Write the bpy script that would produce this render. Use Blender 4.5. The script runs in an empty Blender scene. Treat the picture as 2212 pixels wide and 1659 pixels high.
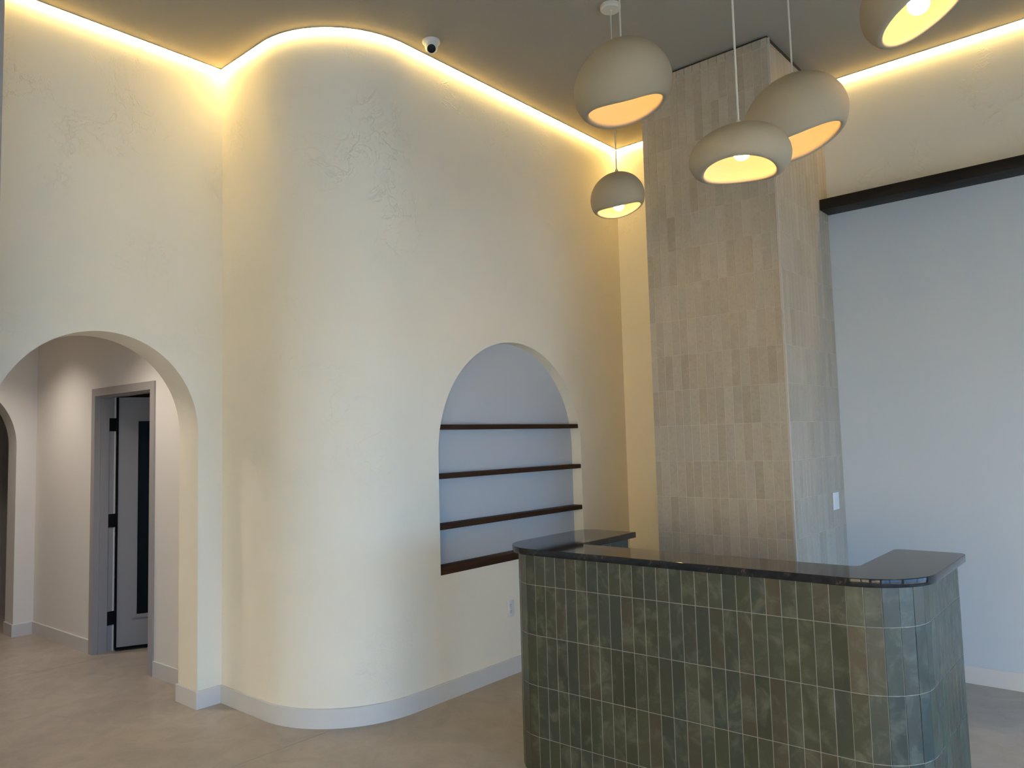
import bpy, bmesh, math, random
from mathutils import Vector, Matrix, Euler

SC = bpy.context.scene
COL = SC.collection
random.seed(7)
PI = math.pi

# ------------------------------------------------------------------ camera
F_PX, W_PX = 1622.2, 2212.0
cam_d = bpy.data.cameras.new('camera'); cam = bpy.data.objects.new('camera', cam_d); COL.objects.link(cam)
cam_d.sensor_fit = 'HORIZONTAL'; cam_d.sensor_width = 36.0; cam_d.lens = 36.0 * F_PX / W_PX
cam_d.clip_start = 0.05; cam_d.clip_end = 200
CR = Vector((0.75670651, 0.6532042, -0.0268241)); CU = Vector((0.06849458, -0.03840917, 0.99691185)); CD = Vector((-0.65015671, 0.75620699, 0.07380542))
EYE = Vector((0, 0, 1.6))
M = Matrix(((CR.x, CU.x, -CD.x, EYE.x), (CR.y, CU.y, -CD.y, EYE.y), (CR.z, CU.z, -CD.z, EYE.z), (0, 0, 0, 1)))
cam.matrix_world = M
SC.camera = cam

# ------------------------------------------------------------------ sky, exposure
SC.view_settings.view_transform = 'Standard'; SC.view_settings.look = 'None'
SC.view_settings.gamma = 1.0; SC.view_settings.use_curve_mapping = False
SC.view_settings.exposure = 1.44
SKY_COL = (0.24, 0.52, 1.0); SKY_STRENGTH = 3.9
LED_COL = (1.0, 0.72, 0.25); LED_STRENGTH = 27.0
SUN_STRENGTH = 14.0
BULB_COL = (1.0, 0.64, 0.29); BULB_STRENGTH = 30.0
HALL_LIGHT_W = 25.0
world = bpy.data.worlds.new('world'); SC.world = world; world.use_nodes = True
bg = world.node_tree.nodes['Background']; bg.inputs[0].default_value = (*SKY_COL, 1); bg.inputs[1].default_value = SKY_STRENGTH
try:
    SC.cycles.use_denoising = True
    SC.cycles.max_bounces = 10; SC.cycles.diffuse_bounces = 6
except Exception:
    pass

# sun behind the building: it lights the added, unseen house front across the street, not this room
sun_d = bpy.data.lights.new('sun', 'SUN'); sun_d.energy = SUN_STRENGTH; sun_d.angle = math.radians(0.6); sun_d.color = (1.0, 0.93, 0.82)
sun = bpy.data.objects.new('sun', sun_d); COL.objects.link(sun); sun.location = (-3, 6, 12)
sun.rotation_euler = Vector((0.12, -0.80, -0.59)).to_track_quat('-Z', 'Y').to_euler()

# window openings of the right-hand wall (daylight comes in through them): y0, y1 per window
XR, YN = 2.4, -4.5
WIN_Z = (0.10, 2.05)
WINS = [(-4.1, -1.1), (-0.95, 2.05), (2.2, 5.2)]
for i, (y0, y1) in enumerate(WINS):
    ld = bpy.data.lights.new('sky_portal', 'AREA'); ld.shape = 'RECTANGLE'; ld.size = WIN_Z[1] - WIN_Z[0]; ld.size_y = y1 - y0
    ld.cycles.is_portal = True
    lo = bpy.data.objects.new('sky_portal', ld); COL.objects.link(lo)
    lo.location = (XR + 0.16, (y0 + y1) / 2, sum(WIN_Z) / 2); lo.rotation_euler = (0, PI / 2, 0)

# ------------------------------------------------------------------ dimensions (metres)
H = 4.1147
XA, XB, YB1, YC = -4.600, -3.4735, 2.461, 5.5186
CL, CRX, CF = -2.6428, -1.7068, 4.5624
RB = 0.60
BBH, BBT = 0.108, 0.012
PITCH_V, PITCH_H = 0.2377, 0.0596

# ------------------------------------------------------------------ materials
MATS = {}
def mat(name, base=(0.8, 0.8, 0.8), rough=0.6, metallic=0.0, spec=0.5):
    m = bpy.data.materials.new(name); m.use_nodes = True
    b = m.node_tree.nodes['Principled BSDF']
    b.inputs['Base Color'].default_value = (*base, 1); b.inputs['Roughness'].default_value = rough
    b.inputs['Metallic'].default_value = metallic; b.inputs['Specular IOR Level'].default_value = spec
    MATS[name] = m
    return m
def nt(m):
    t = m.node_tree
    return t, t.nodes, t.links, t.nodes['Principled BSDF']
def noise(t, scale, detail=4, rough=0.55, dist=0.0, vec=None):
    n = t.nodes.new('ShaderNodeTexNoise'); n.inputs['Scale'].default_value = scale; n.inputs['Detail'].default_value = detail
    n.inputs['Roughness'].default_value = rough; n.inputs['Distortion'].default_value = dist
    if vec is not None: t.links.new(vec, n.inputs['Vector'])
    return n.outputs['Fac']
def mathn(t, op, a, b=None, c=None, clamp=False):
    n = t.nodes.new('ShaderNodeMath'); n.operation = op; n.use_clamp = clamp
    for i, v in enumerate((a, b, c)):
        if v is None: continue
        if isinstance(v, (int, float)): n.inputs[i].default_value = v
        else: t.links.new(v, n.inputs[i])
    return n.outputs[0]
def mapr(t, v, a, b, c=0.0, d=1.0):
    n = t.nodes.new('ShaderNodeMapRange'); n.interpolation_type = 'SMOOTHSTEP'
    t.links.new(v, n.inputs[0])
    for i, q in enumerate((a, b, c, d)): n.inputs[i + 1].default_value = q
    return n.outputs[0]
def ramp(t, fac, stops):
    n = t.nodes.new('ShaderNodeValToRGB'); el = n.color_ramp.elements
    while len(el) < len(stops): el.new(0.5)
    for e, (p, c) in zip(el, stops): e.position = p; e.color = (*c, 1)
    t.links.new(fac, n.inputs[0])
    return n.outputs[0]
def mixc(t, fac, a, b, mode='MIX'):
    n = t.nodes.new('ShaderNodeMix'); n.data_type = 'RGBA'; n.blend_type = mode
    if isinstance(fac, (int, float)): n.inputs[0].default_value = fac
    else: t.links.new(fac, n.inputs[0])
    for i, v in ((6, a), (7, b)):
        if isinstance(v, tuple): n.inputs[i].default_value = (*v, 1)
        else: t.links.new(v, n.inputs[i])
    return n.outputs[2]
def pos(t):
    return t.nodes.new('ShaderNodeNewGeometry').outputs['Position']
def bump(t, h, bsdf, strength=0.5, dist=0.002):
    n = t.nodes.new('ShaderNodeBump'); n.inputs['Strength'].default_value = strength; n.inputs['Distance'].default_value = dist
    t.links.new(h, n.inputs['Height']); t.links.new(n.outputs[0], bsdf.inputs['Normal'])

def plaster(name, base, amount):
    m = mat(name, base, 0.75, spec=0.25); t, N, L, B = nt(m); P = pos(t)
    big = noise(t, 1.1, 3, 0.5, 0.4, P)
    c = ramp(t, big, [(0.3, tuple(v * 0.965 for v in base)), (0.7, tuple(min(1, v * 1.02) for v in base))])
    L.new(c, B.inputs['Base Color'])
    n1 = noise(t, 3.2, 5, 0.62, 1.4, P)
    ridge = mapr(t, mathn(t, 'ABSOLUTE', mathn(t, 'SUBTRACT', n1, 0.5)), 0.0, 0.016, 1.0, 0.0)
    n2 = noise(t, 6.5, 4, 0.6, 2.2, P)
    ridge2 = mapr(t, mathn(t, 'ABSOLUTE', mathn(t, 'SUBTRACT', n2, 0.52)), 0.0, 0.012, 1.0, 0.0)
    mask = mapr(t, noise(t, 2.1, 2, 0.5, 0.0, P), 0.50, 0.66)
    r = mathn(t, 'MULTIPLY', mathn(t, 'ADD', ridge, mathn(t, 'MULTIPLY', ridge2, 0.7)), mask)
    sep = t.nodes.new('ShaderNodeSeparateXYZ'); L.new(P, sep.inputs[0])
    r = mathn(t, 'MULTIPLY', r, mapr(t, sep.outputs[2], 2.3, 3.9, 0.22, 1.0))   # the trowel work is rougher towards the ceiling
    swell = noise(t, 1.7, 2, 0.5, 0.3, P)
    fine = noise(t, 55, 3, 0.5, 0.0, P)
    h = mathn(t, 'ADD', mathn(t, 'MULTIPLY', r, amount), mathn(t, 'ADD', mathn(t, 'MULTIPLY', swell, 1.6), mathn(t, 'MULTIPLY', fine, 0.10)))
    bump(t, h, B, 0.55, 0.003)
    return m
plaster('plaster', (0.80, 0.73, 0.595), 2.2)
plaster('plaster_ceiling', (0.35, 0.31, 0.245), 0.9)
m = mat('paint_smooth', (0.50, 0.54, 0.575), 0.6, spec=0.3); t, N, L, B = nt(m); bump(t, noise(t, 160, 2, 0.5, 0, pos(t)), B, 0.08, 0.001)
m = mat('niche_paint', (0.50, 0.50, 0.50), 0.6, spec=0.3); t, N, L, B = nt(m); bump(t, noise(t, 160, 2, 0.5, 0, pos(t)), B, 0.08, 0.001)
m = mat('hall_paint', (0.74, 0.70, 0.64), 0.6, spec=0.3); t, N, L, B = nt(m); bump(t, noise(t, 160, 2, 0.5, 0, pos(t)), B, 0.08, 0.001)
m = mat('baseboard_paint', (0.60, 0.575, 0.54), 0.42, spec=0.4); t, N, L, B = nt(m); bump(t, noise(t, 90, 2, 0.5, 0, pos(t)), B, 0.05, 0.001)
m = mat('frame_paint', (0.36, 0.33, 0.31), 0.45, spec=0.4); t, N, L, B = nt(m); bump(t, noise(t, 120, 2, 0.5, 0, pos(t)), B, 0.05, 0.001)
m = mat('leaf_paint', (0.27, 0.26, 0.265), 0.6, spec=0.15); t, N, L, B = nt(m); bump(t, noise(t, 120, 2, 0.5, 0, pos(t)), B, 0.05, 0.001)

m = mat('concrete', (0.4, 0.36, 0.31), 0.38, spec=0.4); t, N, L, B = nt(m); P = pos(t)
big = noise(t, 0.9, 5, 0.6, 0.6, P); med = noise(t, 5.0, 5, 0.65, 0.8, P); spk = noise(t, 130, 2, 0.6, 0, P)
c = ramp(t, big, [(0.3, (0.34, 0.290, 0.235)), (0.5, (0.39, 0.335, 0.275)), (0.72, (0.44, 0.385, 0.315))])
c = mixc(t, mapr(t, med, 0.35, 0.7, 0.0, 0.35), c, (0.28, 0.25, 0.215))
c = mixc(t, mapr(t, spk, 0.55, 0.8, 0.0, 0.35), c, (0.56, 0.52, 0.46))
c = mixc(t, mapr(t, noise(t, 75, 2, 0.6, 0, P), 0.62, 0.72, 0.0, 0.35), c, (0.22, 0.195, 0.165))
L.new(c, B.inputs['Base Color']); L.new(mapr(t, med, 0.3, 0.7, 0.30, 0.46), B.inputs['Roughness'])
bump(t, spk, B, 0.05, 0.001)
mat('joint_dark', (0.12, 0.10, 0.085), 0.8)

def tile_mat(name, cols, rough, mott, island=False, edge=0.0):
    m = mat(name, cols[0], rough); t, N, L, B = nt(m); P = pos(t)
    if island: rnd = t.nodes.new('ShaderNodeNewGeometry').outputs['Random Per Island']
    else: rnd = t.nodes.new('ShaderNodeObjectInfo').outputs['Random']
    k = len(cols)
    c = ramp(t, rnd, [(i / (k - 1), q) for i, q in enumerate(cols)])
    off = t.nodes.new('ShaderNodeVectorMath'); off.operation = 'ADD'; L.new(P, off.inputs[0])
    cmb = t.nodes.new('ShaderNodeCombineXYZ'); L.new(mathn(t, 'MULTIPLY', rnd, 37.0), cmb.inputs[0]); L.new(mathn(t, 'MULTIPLY', rnd, 11.0), cmb.inputs[2]); L.new(cmb.outputs[0], off.inputs[1])
    n = noise(t, 11, 6, 0.62, 0.6, off.outputs[0]); n2 = noise(t, 60, 3, 0.6, 0.0, off.outputs[0])
    lite = mapr(t, n, 0.46, 0.72, 0.0, mott)
    c = mixc(t, lite, c, mott_col[name.split('_')[0]])
    c = mixc(t, mapr(t, n2, 0.45, 0.75, 0.0, 0.12), c, (0.02, 0.02, 0.02))
    L.new(c, B.inputs['Base Color']); L.new(mapr(t, n, 0.3, 0.7, rough - 0.06, rough + 0.1), B.inputs['Roughness'])
    bump(t, mathn(t, 'ADD', n, mathn(t, 'MULTIPLY', n2, 0.3)), B, 0.25, 0.0015)
    return m
mott_col = {'green': (0.130, 0.136, 0.088), 'beige': (0.50, 0.43, 0.34)}
G = [(0.036, 0.037, 0.020), (0.046, 0.046, 0.024), (0.054, 0.054, 0.029), (0.042, 0.047, 0.031), (0.066, 0.052, 0.028), (0.038, 0.044, 0.030), (0.058, 0.060, 0.034)]
BE = [(0.345, 0.290, 0.215), (0.400, 0.340, 0.260), (0.370, 0.320, 0.250), (0.440, 0.380, 0.300), (0.375, 0.310, 0.230), (0.420, 0.355, 0.275), (0.390, 0.345, 0.275)]
tile_mat('green_tile', G, 0.36, 0.6); tile_mat('green_tile_field', G, 0.36, 0.6, True)
tile_mat('beige_tile', BE, 0.46, 0.35); tile_mat('beige_tile_field', BE, 0.46, 0.35, True)
m = mat('green_grout', (0.29, 0.275, 0.235), 0.85); t, N, L, B = nt(m); bump(t, noise(t, 220, 2, 0.5, 0, pos(t)), B, 0.2, 0.001)
m = mat('beige_grout', (0.52, 0.46, 0.37), 0.85); t, N, L, B = nt(m); bump(t, noise(t, 220, 2, 0.5, 0, pos(t)), B, 0.2, 0.001)
mat('tile_trim', (0.46, 0.42, 0.36), 0.4)
mat('reveal_black', (0.012, 0.011, 0.009), 0.7)

m = mat('quartz', (0.018, 0.017, 0.018), 0.05, spec=0.25); t, N, L, B = nt(m); P = pos(t)
n1 = noise(t, 3.0, 6, 0.65, 1.2, P); vein = mapr(t, mathn(t, 'ABSOLUTE', mathn(t, 'SUBTRACT', n1, 0.5)), 0.0, 0.010, 1.0, 0.0)
vein = mathn(t, 'MULTIPLY', vein, mapr(t, noise(t, 2.2, 3, 0.5, 0, P), 0.48, 0.62)); vein = mathn(t, 'MULTIPLY', vein, mapr(t, noise(t, 45, 3, 0.6, 0, P), 0.40, 0.62))
c = ramp(t, noise(t, 30, 4, 0.6, 0, P), [(0.3, (0.013, 0.012, 0.013)), (0.75, (0.026, 0.024, 0.023))])
L.new(mixc(t, mathn(t, 'MULTIPLY', vein, 0.32), c, (0.30, 0.26, 0.21)), B.inputs['Base Color'])

def wood(name, a, b, rough):
    m = mat(name, a, rough, spec=0.06); t, N, L, B = nt(m)
    mp = t.nodes.new('ShaderNodeMapping'); L.new(pos(t), mp.inputs[0]); mp.inputs['Scale'].default_value = (14, 1.6, 22)
    n = noise(t, 2.0, 6, 0.6, 1.0, mp.outputs[0]); L.new(ramp(t, n, [(0.3, a), (0.7, b)]), B.inputs['Base Color']); bump(t, n, B, 0.08, 0.001)
wood('shelf_wood', (0.034, 0.017, 0.009), (0.055, 0.027, 0.014), 0.5)
m = mat('beam_wood', (0.014, 0.010, 0.007), 0.55, spec=0.25); t, N, L, B = nt(m)
mp = t.nodes.new('ShaderNodeMapping'); L.new(pos(t), mp.inputs[0]); mp.inputs['Scale'].default_value = (1.4, 14, 22)
L.new(ramp(t, noise(t, 2, 6, 0.6, 1, mp.outputs[0]), [(0.3, (0.010, 0.007, 0.005)), (0.7, (0.020, 0.013, 0.009))]), B.inputs['Base Color'])

m = mat('lamp_clay', (0.385, 0.31, 0.205), 0.85, spec=0.2); t, N, L, B = nt(m)
oc = t.nodes.new('ShaderNodeTexCoord').outputs['Object']
bump(t, mathn(t, 'ADD', noise(t, 170, 3, 0.6, 0, oc), noise(t, 45, 3, 0.6, 0.3, oc)), B, 0.35, 0.0016)
mat('cord_cloth', (0.55, 0.50, 0.42), 0.8)
mat('canopy_paint', (0.62, 0.57, 0.47), 0.5)
mat('white_plastic', (0.72, 0.71, 0.69), 0.35)
mat('camera_white', (0.66, 0.65, 0.62), 0.4)
mat('lens_black', (0.004, 0.004, 0.004), 0.12)
mat('slot_dark', (0.02, 0.02, 0.02), 0.6)
mat('hinge_black', (0.006, 0.006, 0.006), 0.6, spec=0.2)
mat('rubber_black', (0.004, 0.004, 0.004), 0.8, spec=0.1)
mat('glass_dark', (0.004, 0.0045, 0.005), 0.35, spec=0.05)
mat('aluminium', (0.55, 0.54, 0.52), 0.4, 0.8)
mat('mullion_black', (0.02, 0.02, 0.02), 0.5)
mat('pavement', (0.33, 0.33, 0.33), 0.9); mat('bounce_stucco', (0.80, 0.57, 0.32), 0.9)  # the second is the warm tone of the added house front
mat('socket_brass', (0.30, 0.24, 0.14), 0.4, 0.6)
def emit(name, col, s):
    m = bpy.data.materials.new(name); m.use_nodes = True; t = m.node_tree; t.nodes.clear()
    e = t.nodes.new('ShaderNodeEmission'); o = t.nodes.new('ShaderNodeOutputMaterial'); e.inputs[0].default_value = (*col, 1); e.inputs[1].default_value = s
    t.links.new(e.outputs[0], o.inputs[0]); MATS[name] = m
emit('led', LED_COL, LED_STRENGTH); emit('bulb_glow', BULB_COL, BULB_STRENGTH); emit('downlight_glow', (1.0, 0.83, 0.66), 12)
m = bpy.data.materials.new('window_glass'); m.use_nodes = True; t = m.node_tree; t.nodes.clear(); MATS['window_glass'] = m
o = t.nodes.new('ShaderNodeOutputMaterial'); mx = t.nodes.new('ShaderNodeMixShader'); mx.inputs[0].default_value = 0.06
tr = t.nodes.new('ShaderNodeBsdfTransparent'); tr.inputs[0].default_value = (0.94, 0.97, 0.96, 1); gl = t.nodes.new('ShaderNodeBsdfGlossy'); gl.inputs['Roughness'].default_value = 0.02
t.links.new(tr.outputs[0], mx.inputs[1]); t.links.new(gl.outputs[0], mx.inputs[2]); t.links.new(mx.outputs[0], o.inputs[0])

# ------------------------------------------------------------------ mesh helpers
def obj(name, bm, m, parent=None, smooth=None):
    me = bpy.data.meshes.new(name)
    bmesh.ops.remove_doubles(bm, verts=bm.verts, dist=1e-6)
    bmesh.ops.recalc_face_normals(bm, faces=bm.faces)
    bm.to_mesh(me); bm.free()
    ms = m if isinstance(m, (list, tuple)) else [m]
    for q in ms: me.materials.append(MATS[q])
    if smooth:
        for p in me.polygons: p.use_smooth = True
        me.set_sharp_from_angle(angle=math.radians(smooth))
    o = bpy.data.objects.new(name, me); COL.objects.link(o)
    if parent is not None: o.parent = parent
    return o
def empty(name, loc=(0, 0, 0), rotz=0.0, parent=None):
    o = bpy.data.objects.new(name, None); COL.objects.link(o); o.location = loc; o.rotation_euler = (0, 0, rotz); o.empty_display_size = 0.1
    if parent is not None: o.parent = parent
    return o
def tag(o, label, cat, group=None):
    o['label'] = label; o['category'] = cat
    if group: o['group'] = group
    return o
def struct(o):
    o['kind'] = 'structure'
    return o
def box(bm, x0, x1, y0, y1, z0, z1, bev=0.0):
    v = [bm.verts.new(p) for p in ((x0, y0, z0), (x1, y0, z0), (x1, y1, z0), (x0, y1, z0), (x0, y0, z1), (x1, y0, z1), (x1, y1, z1), (x0, y1, z1))]
    fs = [bm.faces.new([v[i] for i in q]) for q in ((0, 3, 2, 1), (4, 5, 6, 7), (0, 1, 5, 4), (1, 2, 6, 5), (2, 3, 7, 6), (3, 0, 4, 7))]
    if bev:
        es = {e for f in fs for e in f.edges}
        bmesh.ops.bevel(bm, geom=list(es), offset=bev, segments=2, affect='EDGES', profile=0.5)
def boxobj(name, x0, x1, y0, y1, z0, z1, m, parent=None, bev=0.0):
    bm = bmesh.new(); box(bm, x0, x1, y0, y1, z0, z1, bev); return obj(name, bm, m, parent, 40 if bev else None)
def prism(bm, pts, axis, lo, hi):
    """polygon pts (2D) extruded along axis; axis 'x': pts=(y,z); 'y': pts=(x,z); 'z': pts=(x,y)"""
    def P(p, w):
        return {'x': (w, p[0], p[1]), 'y': (p[0], w, p[1]), 'z': (p[0], p[1], w)}[axis]
    a = [bm.verts.new(P(p, lo)) for p in pts]; b = [bm.verts.new(P(p, hi)) for p in pts]
    bm.faces.new(a); bm.faces.new(list(reversed(b)))
    n = len(pts)
    for i in range(n): bm.faces.new((a[i], b[i], b[(i + 1) % n], a[(i + 1) % n]))
def tube(bm, p0, p1, r, n=10, cap=True):
    p0, p1 = Vector(p0), Vector(p1); d = (p1 - p0).normalized(); u = d.orthogonal().normalized(); w = d.cross(u)
    A = [bm.verts.new(p0 + r * (u * math.cos(2 * PI * i / n) + w * math.sin(2 * PI * i / n))) for i in range(n)]
    Bq = [bm.verts.new(p1 + r * (u * math.cos(2 * PI * i / n) + w * math.sin(2 * PI * i / n))) for i in range(n)]
    for i in range(n): bm.faces.new((A[i], A[(i + 1) % n], Bq[(i + 1) % n], Bq[i]))
    if cap: bm.faces.new(list(reversed(A))); bm.faces.new(Bq)
def lathe(bm, prof, n=32, c=(0, 0, 0)):
    rings = []
    for r, z in prof:
        if r < 1e-6: rings.append([bm.verts.new((c[0], c[1], c[2] + z))])
        else: rings.append([bm.verts.new((c[0] + r * math.cos(2 * PI * i / n), c[1] + r * math.sin(2 * PI * i / n), c[2] + z)) for i in range(n)])
    for A, Bq in zip(rings, rings[1:]):
        for i in range(n):
            j = (i + 1) % n
            if len(A) == 1 and len(Bq) == 1: continue
            if len(A) == 1: bm.faces.new((A[0], Bq[i], Bq[j]))
            elif len(Bq) == 1: bm.faces.new((A[i], A[j], Bq[0]))
            else: bm.faces.new((A[i], A[j], Bq[j], Bq[i]))
def arch(yc, a, zs, b, n=48):
    return [(yc - a * math.cos(PI * i / n), zs + b * math.sin(PI * i / n)) for i in range(n + 1)]
def sweep(bm, path, prof, closed_prof=True):
    """sweep a profile (out, z) along a 2D path; 'out' is measured to the right-hand side of travel"""
    n = len(path); rings = []
    for i, p in enumerate(path):
        d0 = (Vector(path[i]) - Vector(path[i - 1])).normalized() if i > 0 else None
        d1 = (Vector(path[i + 1]) - Vector(path[i])).normalized() if i < n - 1 else None
        if d0 is None: d0 = d1
        if d1 is None: d1 = d0
        n0 = Vector((d0.y, -d0.x)); n1 = Vector((d1.y, -d1.x)); nn = (n0 + n1).normalized(); k = 1.0 / max(0.3, nn.dot(n0))
        rings.append([bm.verts.new((p[0] + nn.x * o * k, p[1] + nn.y * o * k, z)) for o, z in prof])
    m_ = len(prof)
    for A, Bq in zip(rings, rings[1:]):
        for j in range(m_ if closed_prof else m_ - 1):
            bm.faces.new((A[j], A[(j + 1) % m_], Bq[(j + 1) % m_], Bq[j]))
    if closed_prof: bm.faces.new(rings[0]); bm.faces.new(list(reversed(rings[-1])))

# ------------------------------------------------------------------ floor and ceiling
JX = [-6.335, -3.643]
bm = bmesh.new(); box(bm, -10.2, XR + 0.2, YN - 0.2, 6.2, -0.20, -0.006)
floor = struct(obj('floor', bm, 'joint_dark'))
xs = [-10.2] + JX + [XR + 0.2]; ys = [YN - 0.2, -2.1, 0.6, 6.2]
for i in range(len(xs) - 1):
    for j in range(len(ys) - 1):
        boxobj('slab', xs[i] + 0.0015, xs[i + 1] - 0.0015, ys[j] + 0.0015, ys[j + 1] - 0.0015, -0.10, 0.0, 'concrete', floor)
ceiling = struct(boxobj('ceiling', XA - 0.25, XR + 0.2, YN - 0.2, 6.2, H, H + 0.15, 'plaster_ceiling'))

# ------------------------------------------------------------------ left wall with the arched opening
A1 = arch(1.735, 0.567, 1.69, 0.60)
bm = bmesh.new(); prism(bm, [(YN, 0), (A1[0][0], 0)] + A1 + [(A1[-1][0], 0), (YB1, 0), (YB1, H), (YN, H)], 'x', XA - 0.25, XA)
wall_left = struct(obj('wall_left', bm, 'plaster', None, 30))
bm = bmesh.new(); box(bm, XA, XA + 0.30, 0.62, 1.128, 0, H); struct(obj('wall_return', bm, 'frame_paint'))
# ------------------------------------------------------------------ middle wall: short face, rounded corner, long face with niche
NY0, NY1, NZ0, NZS = 3.308, 4.852, 0.763, 1.521
NC, NR = (NY0 + NY1) / 2, (NY1 - NY0) / 2
ND = 0.088
NA = arch(NC, NR, NZS, NR, 64)
arc = [(XB - RB + RB * math.sin(a), YB1 + RB - RB * math.cos(a)) for a in [PI / 2 * i / 24 for i in range(25)]]
pathB = [(XA, YB1)] + arc + [(XB, NY0)]
bm = bmesh.new()
def vquad(p, q, z0, z1):
    v = [bm.verts.new((p[0], p[1], z0)), bm.verts.new((q[0], q[1], z0)), bm.verts.new((q[0], q[1], z1)), bm.verts.new((p[0], p[1], z1))]
    return bm.faces.new(v)
for p, q in zip(pathB, pathB[1:]): vquad(p, q, 0, H)
vquad((XB, NY1), (XB, YC), 0, H)
vquad((XB, NY0), (XB, NY1), 0, NZ0)
for (ya, za), (yb, zb) in zip(NA, NA[1:]):
    v = [bm.verts.new((XB, ya, za)), bm.verts.new((XB, yb, zb)), bm.verts.new((XB, yb, H)), bm.verts.new((XB, ya, H))]; bm.faces.new(v)
ring = [(NY0, NZ0)] + NA + [(NY1, NZ0)]
for (ya, za), (yb, zb) in zip(ring, ring[1:] + ring[:1]):
    bm.faces.new([bm.verts.new((XB, ya, za)), bm.verts.new((XB, yb, zb)), bm.verts.new((XB - ND, yb, zb)), bm.verts.new((XB - ND, ya, za))])
wall_mid = struct(obj('wall_middle', bm, 'plaster', None, 30))
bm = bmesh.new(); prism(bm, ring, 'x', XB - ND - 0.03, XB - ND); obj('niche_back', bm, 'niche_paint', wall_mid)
# ------------------------------------------------------------------ back wall, right wall with windows, wall behind the viewer
BZ0, BZ1, BD = 3.143, 3.218, 0.18
bm = bmesh.new(); box(bm, XB - 0.3, XR + 0.2, YC, YC + 0.2, BZ0 + 0.02, H); box(bm, XB - 0.3, CRX - 0.3, YC, YC + 0.2, 0, BZ0 + 0.02); wall_back = struct(obj('wall_back', bm, 'plaster'))
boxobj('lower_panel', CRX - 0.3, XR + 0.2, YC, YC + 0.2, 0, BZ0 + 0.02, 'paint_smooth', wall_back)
WINF_ADDED, WFZ = [(-1.9, 0.3), (0.45, 2.2)], (0.10, 2.8)  # unseen windows, added to let warm light in from behind the viewer
bm = bmesh.new(); box(bm, XA - 0.25, XR + 0.2, YN - 0.2, YN, WFZ[1], H); box(bm, XA - 0.25, XR + 0.2, YN - 0.2, YN, 0, WFZ[0])
edges = [XA - 0.25] + [v for w in WINF_ADDED for v in w] + [XR + 0.2]
for a, b in zip(edges[::2], edges[1::2]): box(bm, a, b, YN - 0.2, YN, WFZ[0], WFZ[1])
struct(obj('wall_front', bm, 'plaster'))
for i, (x0, x1) in enumerate(WINF_ADDED):
    w = struct(empty('window_%d' % (i + 4), ((x0 + x1) / 2, YN - 0.1, WFZ[0])))
    hw, hh = (x1 - x0) / 2, WFZ[1] - WFZ[0]
    bm = bmesh.new()
    for a, b, c, d in ((-hw, -hw + 0.05, 0, hh), (hw - 0.05, hw, 0, hh), (-hw, hw, 0, 0.05), (-hw, hw, hh - 0.05, hh)): box(bm, a, b, -0.05, 0.05, c, d)
    obj('window_frame', bm, 'mullion_black', w)
    boxobj('pane', -hw + 0.05, hw - 0.05, -0.003, 0.003, 0.05, hh - 0.05, 'window_glass', w)
struct(boxobj('bounce_wall_opposite', -26, 16, -19.0, -18.0, -0.05, 14.0, 'bounce_stucco'))  # unseen house front, added to bounce warm sunlight through the front windows
bm = bmesh.new()
box(bm, XR, XR + 0.15, YN, YC, WIN_Z[1], H); box(bm, XR, XR + 0.15, YN, YC, 0, WIN_Z[0])
edges = [YN] + [v for w in WINS for v in w] + [YC]
for a, b in zip(edges[::2], edges[1::2]): box(bm, XR, XR + 0.15, a, b, WIN_Z[0], WIN_Z[1])
struct(obj('wall_right', bm, 'plaster'))
for i, (y0, y1) in enumerate(WINS):
    w = struct(empty('window_%d' % (i + 1), (XR + 0.075, (y0 + y1) / 2, WIN_Z[0])))
    hw, hh = (y1 - y0) / 2, WIN_Z[1] - WIN_Z[0]
    bm = bmesh.new()
    for a, b, c, d in ((-hw, -hw + 0.05, 0, hh), (hw - 0.05, hw, 0, hh), (-0.025, 0.025, 0, hh), (-hw, hw, 0, 0.05), (-hw, hw, hh - 0.05, hh)): box(bm, -0.05, 0.05, a, b, c, d)
    obj('window_frame', bm, 'mullion_black', w)
    for a, b in ((-hw + 0.05, -0.025), (0.025, hw - 0.05)): boxobj('pane', -0.003, 0.003, a, b, 0.05, hh - 0.05, 'window_glass', w)
bm = bmesh.new(); box(bm, XR + 0.2, 40, -30, 30, -0.20, -0.05); box(bm, -40, XR + 0.2, -30, YN - 0.2, -0.20, -0.05); struct(obj('ground', bm, 'pavement'))

# ------------------------------------------------------------------ hall behind the arch
SH = 0.043
def hs(p):  # the hall is not quite square to the room
    return (p[0], p[1] + SH * (p[0] + 6.5), p[2])
YD, DT = 2.397, 0.15
DXL, DXR, DTOP = -6.486, -5.566, 2.043
HZ = 2.75
def hall_shear(o):
    for v in o.data.vertices: v.co = hs(v.co)
    return o
bm = bmesh.new(); FR = 0.0
prism(bm, [(-7.80, 0), (DXL, 0), (DXL, DTOP), (DXR, DTOP), (DXR, 0), (-4.84, 0), (-4.84, HZ), (-7.80, HZ)], 'y', YD, YD + DT)
hall_shear(struct(obj('wall_hall_side', bm, 'hall_paint')))
A2 = arch(1.623, 0.567, 1.66, 0.60)
bm = bmesh.new(); prism(bm, [(0.30, 0), (A2[0][0], 0)] + A2 + [(A2[-1][0], 0), (2.36, 0), (2.36, HZ), (0.30, HZ)], 'x', -7.92, -7.70)
struct(obj('wall_hall_end', bm, 'hall_paint', None, 30))
struct(boxobj('wall_hall_near', -10.2, XA - 0.25, 0.20, 0.30, 0, HZ, 'hall_paint'))
bm = bmesh.new()
D2L, D2R, YD2 = -8.90, -7.98, 2.385
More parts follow.
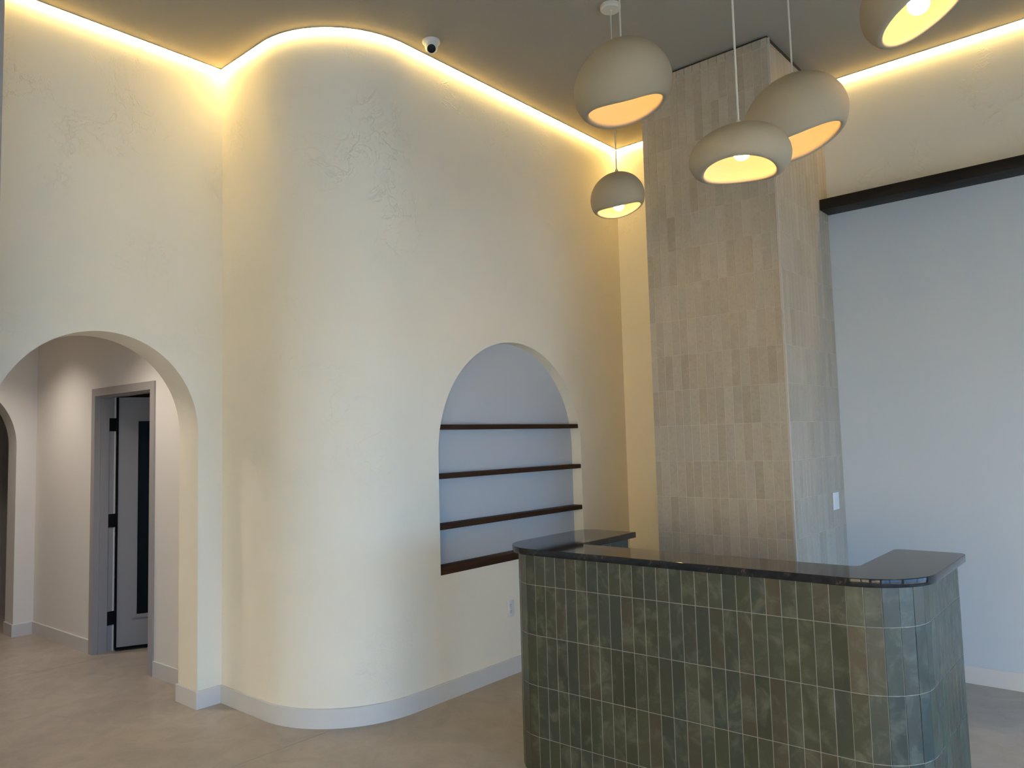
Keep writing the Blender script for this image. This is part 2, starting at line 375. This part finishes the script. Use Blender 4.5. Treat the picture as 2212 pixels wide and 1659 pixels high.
prism(bm, [(-10.2, 0), (D2L, 0), (D2L, DTOP), (D2R, DTOP), (D2R, 0), (-7.80, 0), (-7.80, HZ), (-10.2, HZ)], 'y', YD2, YD2 + DT)
struct(obj('wall_hall_far', bm, 'hall_paint'))
struct(boxobj('wall_far_end', -10.2, -10.1, 0.3, 6.0, 0, HZ, 'hall_paint'))
struct(boxobj('wall_office_back', -10.1, XA - 0.25, 5.2, 5.3, 0, HZ, 'hall_paint'))
struct(boxobj('wall_office_right', -4.96, -4.84, 2.66, 5.2, 0, HZ, 'hall_paint'))
struct(boxobj('ceiling_hall', -10.2, XA - 0.25, 0.2, 5.3, HZ, HZ + 0.1, 'hall_paint'))

def door(n, xl, xr, y, rz):
    d = struct(empty('door_%d' % n, (xl, y, 0), rz))
    w = xr - xl
    # frame: casing face, jambs with a stop, head
    bm = bmesh.new()
    for a, b in ((-0.055, 0.0), (w, w + 0.055)): box(bm, a, b, -0.014, 0.0, 0, DTOP + 0.055)
    box(bm, 0, w, -0.014, 0.0, DTOP, DTOP + 0.055)
    box(bm, 0.0, 0.006, -0.014, 0.155, 0, DTOP); box(bm, w - 0.006, w, -0.014, 0.155, 0, DTOP); box(bm, 0.006, w - 0.006, -0.014, 0.155, DTOP - 0.006, DTOP)
    box(bm, 0.006, 0.018, 0.03, 0.095, 0, DTOP - 0.006); box(bm, w - 0.018, w - 0.006, 0.03, 0.095, 0, DTOP - 0.006); box(bm, 0.018, w - 0.018, 0.03, 0.095, DTOP - 0.018, DTOP - 0.006)
    obj('door_frame', bm, 'frame_paint', d)
    for z in (0.205, 0.980, 1.755):
        bm = bmesh.new(); box(bm, 0.006, 0.010, 0.097, 0.153, z, z + 0.107); tube(bm, (0.012, 0.158, z), (0.012, 0.158, z + 0.107), 0.007); obj('hinge', bm, 'hinge_black', d)
    lf = empty('door_leaf', (0.016, 0.160, 0), math.radians(62), d)
    bm = bmesh.new(); LW, LT = w - 0.04, 0.044; ly0, ly1 = -0.046, -0.002
    u0, u1, z0, z1 = 0.15, LW - 0.15, 0.27, 1.84
    # slab of four rails around the vision panel
    for a, b, c, e in ((0.012, u0, 0.012, 2.03), (u1, LW, 0.012, 2.03), (u0, u1, 0.012, z0), (u0, u1, z1, 2.03)): box(bm, a, b, -LT, 0, c, e)
    obj('leaf_panel', bm, 'leaf_paint', lf)
    bm = bmesh.new()
    for a, b, c, e in ((u0 - 0.022, u0 + 0.006, z0 - 0.022, z1 + 0.022), (u1 - 0.006, u1 + 0.022, z0 - 0.022, z1 + 0.022), (u0, u1, z0 - 0.022, z0 + 0.006), (u0, u1, z1 - 0.006, z1 + 0.022)): box(bm, a, b, -LT - 0.008, -LT + 0.006, c, e)
    obj('glazing_bead', bm, 'leaf_paint', lf)
    boxobj('glass_pane', u0, u1, -LT / 2 - 0.003, -LT / 2 + 0.003, z0, z1, 'glass_dark', lf)
    boxobj('hinge_edge_seal', 0.002, 0.012, -LT - 0.012, 0, 0.012, 2.03, 'rubber_black', lf)
    boxobj('bottom_sweep', 0.012, LW, -LT - 0.006, -LT, 0.012, 0.030, 'rubber_black', lf)
    return d
door(1, DXL, DXR, YD + SH * (DXL + 6.5), math.atan(SH))
door(2, D2L, D2R, YD2, 0)

# hall downlights
for i, (x, y) in enumerate(((-6.95, 1.72), (-5.40, 1.80))):
    t_ = tag(empty('recessed_downlight', (x, y, HZ)), ['round recessed downlight in the hall ceiling near the second arch', 'round recessed downlight in the hall ceiling near the door'][i], 'ceiling light')
    bm = bmesh.new(); lathe(bm, [(0.050, -0.001), (0.050, -0.006), (0.066, -0.006), (0.068, -0.001)]); obj('trim_ring', bm, 'white_plastic', t_, 40)
    bm = bmesh.new(); lathe(bm, [(0.0, -0.004), (0.048, -0.004), (0.048, -0.001), (0, -0.001)]); obj('lens', bm, 'downlight_glow', t_)
    ld = bpy.data.lights.new('downlight_beam', 'SPOT'); ld.energy = HALL_LIGHT_W; ld.spot_size = math.radians(125); ld.spot_blend = 1.0; ld.color = (1.0, 0.90, 0.80); ld.shadow_soft_size = 0.05
    lo = bpy.data.objects.new('downlight_beam', ld); COL.objects.link(lo); lo.parent = t_; lo.location = (0, 0, -0.03)

# ------------------------------------------------------------------ baseboards
def bboard(name, path):
    bm = bmesh.new(); sweep(bm, path, [(0, 0), (BBT, 0), (BBT, BBH - 0.003), (BBT - 0.003, BBH), (0, BBH)])
    return struct(obj(name, bm, 'baseboard_paint', None, 35))
bboard('baseboard_middle', [(XA + BBT, YB1)] + arc + [(XB, YC)])
bboard('baseboard_left', [(XA - 0.25 - 0.012, A1[-1][0] + 0.05), (XA - 0.25 - 0.012, A1[-1][0]), (XA, A1[-1][0]), (XA, YB1)][1:])
bboard('baseboard_left_near', [(XA, 1.128), (XA, A1[0][0]), (XA - 0.25, A1[0][0])])
bboard('baseboard_return', [(XA + 0.30, 0.62), (XA + 0.30, 1.128)])
bboard('baseboard_back', [(CRX, YC), (XR, YC)])
bboard('baseboard_back_corner', [(XB + BBT, YC), (CL, YC)])
def hb(x): return (x, YD + SH * (x + 6.5))
bboard('baseboard_hall_left', [(-7.70 + BBT, hb(-7.69)[1]), hb(DXL - 0.056)])
bboard('baseboard_hall_right', [hb(DXR + 0.056), hb(-4.85)])
bboard('baseboard_hall_end', [(-7.92, A2[-1][0]), (-7.70, A2[-1][0]), (-7.70, 2.345)])

# ------------------------------------------------------------------ LED strips at the ceiling line
def led(path, label):
    t_ = tag(empty('led_strip', (path[0][0], path[0][1], H)), label, 'light strip', 'warm strip lights along the ceiling line')
    off = (-path[0][0], -path[0][1], -H)
    bm = bmesh.new(); sweep(bm, path, [(0.0225, H - 0.0005), (0.0255, H - 0.0005), (0.0255, H - 0.007), (0.0225, H - 0.007)]); bmesh.ops.translate(bm, vec=off, verts=bm.verts); obj('channel', bm, 'aluminium', t_)
    bm = bmesh.new(); sweep(bm, path, [(0.001, H - 0.0005), (0.0223, H - 0.0005), (0.0223, H - 0.004), (0.001, H - 0.004)]); bmesh.ops.translate(bm, vec=off, verts=bm.verts); obj('diffuser', bm, 'led', t_)
led([(XA, 1.130), (XA, YB1 - 0.026)], 'glowing strip light above the arched doorway')
led([(XA, YB1)] + arc + [(XB, YC - 0.026)], 'glowing strip light bending around the rounded wall corner')
led([(XB, YC), (CL - 0.002, YC)], 'short glowing strip light left of the tiled column')
led([(CRX + 0.004, YC), (XR, YC)], 'glowing strip light right of the tiled column above the dark beam')

# ------------------------------------------------------------------ shelves in the niche
SHELF = [(1.676, 1.708, 'topmost dark wooden shelf at the curve of the arched niche'), (1.362, 1.394, 'dark wooden shelf in the arched niche, second from the top'),
         (1.042, 1.076, 'dark wooden shelf in the arched niche, third from the top'), (NZ0 + 0.0005, NZ0 + 0.050, 'thick dark wooden board forming the sill of the arched niche')]
for z0, z1, lab in SHELF:
    if z1 > NZS: dx0 = math.sqrt(NR ** 2 - (z1 - NZS) ** 2)
    else: dx0 = NR
    dx0 -= 0.001
    bm = bmesh.new(); box(bm, XB - ND + 0.001, XB - 0.004 if z0 > NZ0 + 0.01 else XB + 0.002, NC - dx0, NC + dx0, z0, z1, 0.002)
    tag(obj('niche_shelf', bm, 'shelf_wood', None, 40), lab, 'shelf', 'shelves in the arched niche')

# ------------------------------------------------------------------ dark beam on the back wall
bm = bmesh.new(); box(bm, CRX + 0.001, XR - 0.001, YC - BD, YC - 0.0005, BZ0, BZ1, 0.004)
tag(obj('wall_beam', bm, 'beam_wood', None, 40), 'long dark brown beam running along the back wall beside the column', 'beam')

# ------------------------------------------------------------------ tiled column
TG = 0.0024
def tile_mesh(name, m, t=0.006):
    """unit tile 1 x 1 (scaled per tile), front at y = 0, chamfered edges built in metres for a 57 x 235 mm tile"""
    w, h, c = 0.0572 / 2, 0.2353 / 2, 0.0009
    bm = bmesh.new()
    B = [bm.verts.new((x, t, z)) for x, z in ((-w, -h), (w, -h), (w, h), (-w, h))]
    Mq = [bm.verts.new((x, c, z)) for x, z in ((-w, -h), (w, -h), (w, h), (-w, h))]
    Fq = [bm.verts.new((x, 0, z)) for x, z in ((-w + c, -h + c), (w - c, -h + c), (w - c, h - c), (-w + c, h - c))]
    bm.faces.new(Fq)
    for i in range(4):
        j = (i + 1) % 4; bm.faces.new((Fq[i], Mq[i], Mq[j], Fq[j])); bm.faces.new((Mq[i], B[i], B[j], Mq[j]))
    me = bpy.data.meshes.new(name); bmesh.ops.recalc_face_normals(bm, faces=bm.faces); bm.to_mesh(me); bm.free(); me.materials.append(MATS[m])
    return me
def place_tile(me, cx, cy, z0, z1, wid, ang, parent, jit=0.0003):
    o = bpy.data.objects.new('tile', me); COL.objects.link(o); o.parent = parent
    nx, ny = math.sin(ang), -math.cos(ang); q = random.uniform(-jit, jit)
    o.location = (cx + nx * q, cy + ny * q, (z0 + z1) / 2); o.rotation_euler = (random.uniform(-.0012, .0012), random.uniform(-.0012, .0012), ang + random.uniform(-.005, .005))
    o.scale = ((wid - TG) / 0.0572, 1, (z1 - z0 - TG) / 0.2353)
    return o
beige = tile_mesh('beige_tile', 'beige_tile'); green = tile_mesh('green_tile', 'green_tile')
col = tag(empty('tiled_column', ((CL + CRX) / 2, (CF + YC) / 2, 0)), 'tall square column clad in upright beige tiles', 'column')
ox, oy = col.location.x, col.location.y
def shift(bm): bmesh.ops.translate(bm, vec=(-ox, -oy, 0), verts=bm.verts); return bm
IN = 0.0013
bm = bmesh.new(); box(bm, CL + IN, CRX - IN, CF + IN, YC - 0.0005, 0, 4.054); obj('core', shift(bm), 'beige_grout', col)
bm = bmesh.new(); box(bm, CL + 0.02, CRX - 0.02, CF + 0.02, YC - 0.0005, 4.054, H - 0.0005); obj('shadow_gap', shift(bm), 'reveal_black', col)
bm = bmesh.new(); box(bm, CRX - 0.013, CRX + 0.0006, CF - 0.0006, CF + 0.013, 0, 4.092, 0.002); obj('corner_trim', shift(bm), 'tile_trim', col)
rows = [(k * PITCH_V, (k + 1) * PITCH_V) for k in range(17)]; rows[0] = (0.004, PITCH_V); 
front_rows = rows + [(17 * PITCH_V, 4.098)]; side_rows = rows + [(17 * PITCH_V, 4.060)]
fx = [CL] + [-2.5975 + PITCH_H * k for k in range(15)] + [CRX - 0.0145]
sy = [CF + 0.0145] + [CF + 0.058 + PITCH_H * k for k in range(15)] + [YC]
for (z0, z1) in front_rows:
    if z1 < 0.9: continue
    for a, b in zip(fx, fx[1:]):
        place_tile(beige, (a + b) / 2 - ox, CF - oy, z0, z1, b - a, 0.0, col)
n_front = sum(1 for r in front_rows if r[1] >= 0.9) * (len(fx) - 1)
cells = [(z0, z1, a, b) for (z0, z1) in side_rows for a, b in zip(sy, sy[1:])]
vis = sorted((c for c in cells if c[1] > 0.9 and c[3] - c[2] > 0.03), key=lambda c: c[2])[: 300 - n_front]
visset = set(vis)
for (z0, z1, a, b) in vis: place_tile(beige, CRX - ox, (a + b) / 2 - oy, z0, z1, b - a, PI / 2, col)
def field(cs, name, m, parent):
    bm = bmesh.new(); t = 0.006; c = 0.0009
    for (P0, ux, nx, wid, z0, z1) in cs:
        P0 = Vector(P0); ux = Vector(ux); nx = Vector(nx); h0, h1 = z0 + TG / 2, z1 - TG / 2; w = wid / 2 - TG / 2; q = random.uniform(-0.0003, 0.0003)
        def V(s, d, z): return bm.verts.new(P0 + ux * s + nx * (d + q) + Vector((0, 0, z)))
        Fq = [V(-w + c, 0, h0 + c), V(w - c, 0, h0 + c), V(w - c, 0, h1 - c), V(-w + c, 0, h1 - c)]
        Mq = [V(-w, -c, h0), V(w, -c, h0), V(w, -c, h1), V(-w, -c, h1)]
        Bq = [V(-w, -t, h0), V(w, -t, h0), V(w, -t, h1), V(-w, -t, h1)]
        bm.faces.new(Fq)
        for i in range(4):
            j = (i + 1) % 4; bm.faces.new((Fq[i], Mq[i], Mq[j], Fq[j])); bm.faces.new((Mq[i], Bq[i], Bq[j], Mq[j]))
    o = obj(name, bm, m, parent); o['kind'] = 'stuff'
    return o
rest = [((CRX - ox, (a + b) / 2 - oy, 0), (0, 1, 0), (1, 0, 0), b - a, z0, z1) for (z0, z1, a, b) in cells if (z0, z1, a, b) not in visset]
rest += [((CL - ox, (a + b) / 2 - oy, 0), (0, -1, 0), (-1, 0, 0), b - a, z0, z1) for (z0, z1, a, b) in cells]
rest += [(((a + b) / 2 - ox, CF - oy, 0), (1, 0, 0), (0, -1, 0), b - a, z0, z1) for (z0, z1) in front_rows if z1 < 0.9 for a, b in zip(fx, fx[1:])]
field(rest, 'tile_field', 'beige_tile_field', col)

# ------------------------------------------------------------------ reception desk
SHR = 0.026
def ds(p): return (p[0], p[1] + SHR * (p[0] + 1.5))
def outline(x0, x1, yf, yb, xi0, xi1, yi, R, rb, n=14):
    """U shape seen from above, counter-clockwise from the back end of the left wing"""
    pts = []
    def arcp(cx, cy, r, a0, a1, k): pts.extend((cx + r * math.cos(a0 + (a1 - a0) * i / k), cy + r * math.sin(a0 + (a1 - a0) * i / k)) for i in range(k + 1))
    arcp(x0 + rb[0], yb - rb[0], rb[0], PI / 2, PI, 5)
    arcp(x0 + R, yf + R, R, PI, 1.5 * PI, n)
    arcp(x1 - R, yf + R, R, 1.5 * PI, 2 * PI, n)
    arcp(x1 - rb[1], yb - rb[1], rb[1], 0, PI / 2, 5)
    arcp(xi1 + rb[2], yb - rb[2], rb[2], PI / 2, PI, 5)
    arcp(xi1 - 0.03, yi + 0.03, 0.03, 0, -PI / 2, 4)
    pts.append((xi0, yi)); pts.append((xi0, yb))
    return [ds(p) for p in pts]
desk = tag(empty('reception_desk', (-1.62, 3.2, 0)), 'curved reception desk covered in upright dark green tiles', 'desk')
dx, dy = -1.62, 3.2
DX0, DX1, DYF, DYB, DI0, DI1, DYI = -2.556, -0.688, 2.880, 3.620, -2.277, -0.945, 3.090
RD = 0.215
bm = bmesh.new(); g = 0.0015
prism(bm, outline(DX0 + g, DX1 - g, DYF + g, DYB, DI0 - g, DI1, DYI, RD - g, (0.003, 0.003, 0.003)), 'z', 0.0, 1.039)
bmesh.ops.translate(bm, vec=(-dx, -dy, 0), verts=bm.verts); obj('body', bm, 'green_grout', desk, 35)
ZR = [0.004, 0.181, 0.181 + PITCH_V, 0.181 + 2 * PITCH_V, 0.181 + 3 * PITCH_V, 1.0385]
# path of the outer face; s = 0 at the left end of the straight front
L_front = (DX1 - RD) - (DX0 + RD); L_arc = RD * PI / 2; L_wing = DYB - (DYF + RD)
def path_at(s):
    if s < -L_arc: p = (DX0, DYF + RD + (-L_arc - s)); a = -PI / 2
    elif s < 0: q = -s / RD; p = (DX0 + RD - RD * math.sin(q), DYF + RD - RD * math.cos(q)); a = -q
    elif s <= L_front: p = (DX0 + RD + s, DYF); a = 0.0
    elif s <= L_front + L_arc: q = (s - L_front) / RD; p = (DX1 - RD + RD * math.sin(q), DYF + RD - RD * math.cos(q)); a = q
    else: p = (DX1, DYF + RD + (s - L_front - L_arc)); a = PI / 2
    return ds(p), a
s_ref = -1.9265 - (DX0 + RD)
cuts = []; k = -60
while True:
    s = s_ref + k * PITCH_H; k += 1
    if s <= -L_arc - L_wing + 0.015: continue
    if s >= L_front + L_arc + L_wing - 0.015: break
    cuts.append(s)
cuts = [-L_arc - L_wing] + cuts + [L_front + L_arc + L_wing]
hidden = []
for a, b in zip(cuts, cuts[1:]):
    (p0, _), (p1, _) = path_at(a), path_at(b); (pm, am) = path_at((a + b) / 2)
    mid = Vector(((p0[0] + p1[0]) / 2, (p0[1] + p1[1]) / 2)); ang = math.atan2(p1[1] - p0[1], p1[0] - p0[0]); wid = (Vector(p1) - Vector(p0)).length
    cc = (Vector(pm) + mid) / 2
    for z0, z1 in zip(ZR, ZR[1:]):
        if b < -L_arc - 0.02: hidden.append(((cc.x - dx, cc.y - dy, 0), (math.cos(ang), math.sin(ang), 0), (math.sin(ang), -math.cos(ang), 0), wid, z0, z1))
        else: place_tile(green, cc.x - dx, cc.y - dy, z0, z1, wid, ang, desk)
ny = 8; y_in0 = DYB
for i in range(ny):
    yb = DYB - i * PITCH_H; ya = yb - PITCH_H; p = ds((DI0, (ya + yb) / 2))
    for z0, z1 in zip(ZR, ZR[1:]):
        if z0 > 0.8: place_tile(green, p[0] - dx, p[1] - dy, z0, z1, PITCH_H, PI / 2, desk)
        else: hidden.append(((p[0] - dx, p[1] - dy, 0), (0, 1, 0), (1, 0, 0), PITCH_H, z0, z1))
field(hidden, 'tile_field', 'green_tile_field', desk)

bm = bmesh.new()
prism(bm, outline(-2.588, -0.656, 2.852, 3.652, -2.247, -0.933, 3.113, 0.242, (0.085, 0.035, 0.035), 20), 'z', 1.0395, 1.0705)
es = [e for e in bm.edges if abs(e.verts[0].co.z - e.verts[1].co.z) < 1e-6 and len(e.link_faces) == 2 and any(abs(f.normal.z) > 0.9 for f in e.link_faces)]
bm.normal_update(); es = [e for e in bm.edges if abs(e.verts[0].co.z - e.verts[1].co.z) < 1e-6]
bmesh.ops.bevel(bm, geom=es, offset=0.0025, segments=2, affect='EDGES', profile=0.5)
ct = obj('countertop', bm, 'quartz')
for p in ct.data.polygons: p.use_smooth = abs(p.normal.z) < 0.2
tag(ct, 'polished black stone countertop on the green tiled desk', 'countertop')

# ------------------------------------------------------------------ pendant lamps
def pendant(label, c, a, bu, bl, phi0, A, Bc, Bs, roll, bulb, warp=(), pitch=0.0, top=0.0, th=0.026):
    """organic hollow shade: rim polar angle varies around the opening; built around the axis that faces the viewer's side of the room"""
    c = Vector(c); t_ = tag(empty('pendant_lamp', c), label, 'pendant lamp', 'pendant lamps above the desk')
    az = math.atan2(c.y, c.x) - PI / 2
    R = Matrix.Rotation(az, 4, 'Z') @ Matrix.Rotation(roll, 4, 'Y') @ Matrix.Rotation(pitch, 4, 'X')
    NT, NO, NL, NI = 72, 26, 8, 20
    def E(phi, th_, da):
        s, k = math.sin(phi), math.cos(phi); b = bu if k > 0 else bl
        return Vector(((a - da) * s * math.cos(th_), (a - da) * s * math.sin(th_), (b - da) * k))
    def W(p):
        al = math.atan2(p.z, p.x); f = 1.0
        rr = math.hypot(p.x, p.z) / a
        for n_, ph, am in warp: f += am * math.cos(n_ * (al - ph)) * min(1, rr)
        return Vector((p.x * f, p.y * f, p.z * f))
    bm = bmesh.new(); rings = []
    for i in range(1, NO + 1): rings.append([('o', i / NO)])
    cols_ = []
    for j in range(NT):
        q = 2 * PI * j / NT; pr = phi0 - A * math.cos(2 * q) + Bc * math.cos(q) + Bs * math.sin(q)
        line = [E(pr * i / NO, q, 0) for i in range(1, NO + 1)]
        e0, e1 = E(pr, q, 0), E(pr, q, th); mid = (e0 + e1) / 2; nv = (e0 - e1) / 2; tv = (E(pr + 0.01, q, th / 2) - E(pr - 0.01, q, th / 2)).normalized() * th * 0.75
        for i in range(1, NL):
            ps = PI * i / NL; line.append(mid + nv * math.cos(ps) + tv * math.sin(ps))
        line += [E(pr * (1 - i / NI), q, th) for i in range(0, NI)]
        cols_.append([bm.verts.new(W(p)) for p in line])
    n = len(cols_[0]); tp = bm.verts.new(W(Vector((0, 0, bu)))); ti = bm.verts.new(W(Vector((0, 0, bu - th))))
    for j in range(NT):
        X, Y = cols_[j], cols_[(j + 1) % NT]
        for i in range(n - 1): bm.faces.new((X[i], X[i + 1], Y[i + 1], Y[i]))
        bm.faces.new((tp, X[0], Y[0])); bm.faces.new((ti, Y[-1], X[-1]))
    bmesh.ops.transform(bm, matrix=R, verts=bm.verts)
    # height of the shell above the hanging point, for the cord
    zt = max((v.co.z for v in bm.verts if math.hypot(v.co.x, v.co.y) < 0.05), default=bu)
    obj('shade', bm, 'lamp_clay', t_, 60)
    bm = bmesh.new(); lathe(bm, [(0.0, zt + 0.022), (0.006, zt + 0.022), (0.010, zt + 0.014), (0.010, zt - 0.004), (0, zt - 0.004)], 16); obj('cord_grip', bm, 'cord_cloth', t_, 40)
    hc = H - c.z
    bm = bmesh.new(); tube(bm, (0, 0, zt + 0.012), (0, 0, hc - 0.028), 0.0035, 10); obj('cord', bm, 'cord_cloth', t_, 40)
    bm = bmesh.new(); lathe(bm, [(0, hc - 0.036), (0.007, hc - 0.036), (0.008, hc - 0.028), (0.052, hc - 0.027), (0.060, hc - 0.020), (0.060, hc - 0.0005), (0, hc - 0.0005)], 40); obj('ceiling_canopy', bm, 'canopy_paint', t_, 35)
    bx, by, bz, br = bulb; bo = R @ Vector((bx, by, bz))
    bm = bmesh.new(); tube(bm, (bo.x, bo.y, bo.z + br * 0.8), (bo.x * 0.6, bo.y * 0.6, zt - th + 0.004), 0.016, 14); obj('socket', bm, 'canopy_paint', t_, 40)
    bm = bmesh.new(); bmesh.ops.create_uvsphere(bm, u_segments=20, v_segments=12, radius=br); bmesh.ops.translate(bm, vec=bo, verts=bm.verts); obj('bulb', bm, 'bulb_glow', t_, 80)
    return t_
def at(px, py, d): # pixel and distance along the view axis
    return EYE + (CD + CR * ((px - 1106) / F_PX) - CU * ((py - 829.5) / F_PX)) * d
rad = math.radians
pendant('large clay pendant lamp in front of the small lamp, left of the column', at(1345, 186, 3.15), 0.209, 0.178, 0.168, rad(126), rad(6), rad(0), rad(-3), rad(-8), (0, 0, 0.05, 0.030), ((2, rad(50), 0.045), (3, rad(90), 0.015)))
pendant('smallest clay pendant lamp hanging lowest on the left', at(1334, 428, 4.31), 0.157, 0.145, 0.135, rad(117), rad(5), rad(0), rad(0), rad(-8), (0, 0, -0.045, 0.030), ((2, rad(50), 0.03),))
pendant('squat clay pendant lamp with an arched mouth, nearest in front of the column', at(1599, 343, 2.50), 0.163, 0.110, 0.092, rad(112), rad(-7), rad(0), rad(0), rad(2), (0.005, 0, 0.022, 0.028), ((2, rad(35), 0.035), (3, rad(60), 0.012)))
pendant('large clay pendant lamp partly hidden behind the squat lamp', at(1717, 262, 3.05), 0.207, 0.178, 0.165, rad(122), rad(5), rad(0), rad(0), rad(-13), (0, 0, 0.05, 0.030), ((2, rad(40), 0.04),))
pendant('clay pendant lamp cut off by the top edge with its bulb showing', at(1975, -4, 2.90), 0.200, 0.170, 0.150, rad(114), rad(0), rad(0), rad(0), rad(-25), (0.0, 0.0, -0.030, 0.040), ((2, rad(30), 0.04),))

# ------------------------------------------------------------------ ceiling security camera
cp = Vector((-3.311, 3.160, H))
cc_ = tag(empty('security_camera', cp), 'small white dome security camera on the ceiling by the curved strip light', 'security camera')
bm = bmesh.new(); lathe(bm, [(0, -0.0005), (0.056, -0.0005), (0.056, -0.012), (0.050, -0.019), (0.040, -0.022), (0, -0.022)], 36); obj('mount_base', bm, 'camera_white', cc_, 40)
bm = bmesh.new(); lathe(bm, [(0.040, -0.020), (0.041, -0.040), (0.036, -0.058), (0.024, -0.070), (0, -0.074)], 32); obj('housing', bm, 'camera_white', cc_, 50)
dv = (EYE - cp + Vector((0.2, 0.0, -1.3))).normalized()
bm = bmesh.new(); o0 = Vector((0, 0, -0.040))
prof = [(0.0305, 0.0), (0.0305, 0.040), (0.029, 0.043), (0.0265, 0.043), (0.0265, 0.040)]
lathe(bm, prof, 32); rot = dv.to_track_quat('Z', 'Y').to_matrix().to_4x4(); rot.translation = o0; bmesh.ops.transform(bm, matrix=rot, verts=bm.verts); obj('barrel', bm, 'camera_white', cc_, 40)
bm = bmesh.new(); lathe(bm, [(0.0, 0.0425), (0.0268, 0.0405), (0.0268, 0.036), (0, 0.036)], 32); bmesh.ops.transform(bm, matrix=rot, verts=bm.verts); obj('lens', bm, 'lens_black', cc_, 40)
bm = bmesh.new(); lathe(bm, [(0.0325, 0.022), (0.0330, 0.020), (0.0330, 0.017), (0.0325, 0.015), (0.030, 0.015), (0.030, 0.022)], 32); bmesh.ops.transform(bm, matrix=rot, verts=bm.verts); obj('seam_ring', bm, 'slot_dark', cc_, 40)

# ------------------------------------------------------------------ outlet and switch plate
def plate(bm, w, h): box(bm, -w / 2, w / 2, -0.006, -0.0003, -h / 2, h / 2, 0.002)
ou = tag(empty('wall_outlet', (XB, 3.958, 0.443), PI / 2), 'white duplex power outlet low on the wall below the niche', 'outlet')
bm = bmesh.new(); plate(bm, 0.070, 0.115); obj('cover_plate', bm, 'white_plastic', ou, 40)
for z in (0.021, -0.021):
    bm = bmesh.new(); prism(bm, [(0.0165 * math.cos(a), z + 0.0145 * max(-0.85, min(0.85, math.sin(a) * 1.15))) for a in [2 * PI * i / 24 for i in range(24)]], 'y', -0.0078, -0.005); f_ = obj('receptacle', bm, 'white_plastic', ou)
    bm = bmesh.new(); box(bm, -0.0075, -0.0050, -0.0084, -0.0070, z + 0.001, z + 0.009); box(bm, 0.0050, 0.0075, -0.0084, -0.0070, z + 0.002, z + 0.008); box(bm, -0.0022, 0.0022, -0.0084, -0.0070, z - 0.009, z - 0.0045); obj('slots', bm, 'slot_dark', f_)
bm = bmesh.new(); lathe(bm, [(0, 0.0012), (0.003, 0.0008), (0.0034, 0), (0, 0)], 12); bmesh.ops.rotate(bm, matrix=Matrix.Rotation(PI / 2, 3, 'X'), verts=bm.verts); bmesh.ops.translate(bm, vec=(0, -0.006, 0), verts=bm.verts); obj('screw', bm, 'aluminium', ou)
sw = tag(empty('switch_plate', (CRX, 5.318, 1.127), PI / 2), 'white switch plate on the right side of the tiled column', 'switch')
bm = bmesh.new(); plate(bm, 0.115, 0.116); bmesh.ops.translate(bm, vec=(0, -0.0008, 0), verts=bm.verts); obj('cover_plate', bm, 'white_plastic', sw, 40)
for x in (-0.023, 0.023):
    bm = bmesh.new(); prism(bm, [(-0.0065, -0.033), (-0.0085, 0.0), (-0.0068, 0.033), (-0.006, 0.033), (-0.006, -0.033)], 'x', x - 0.0165, x + 0.0165); obj('rocker', bm, 'white_plastic', sw)
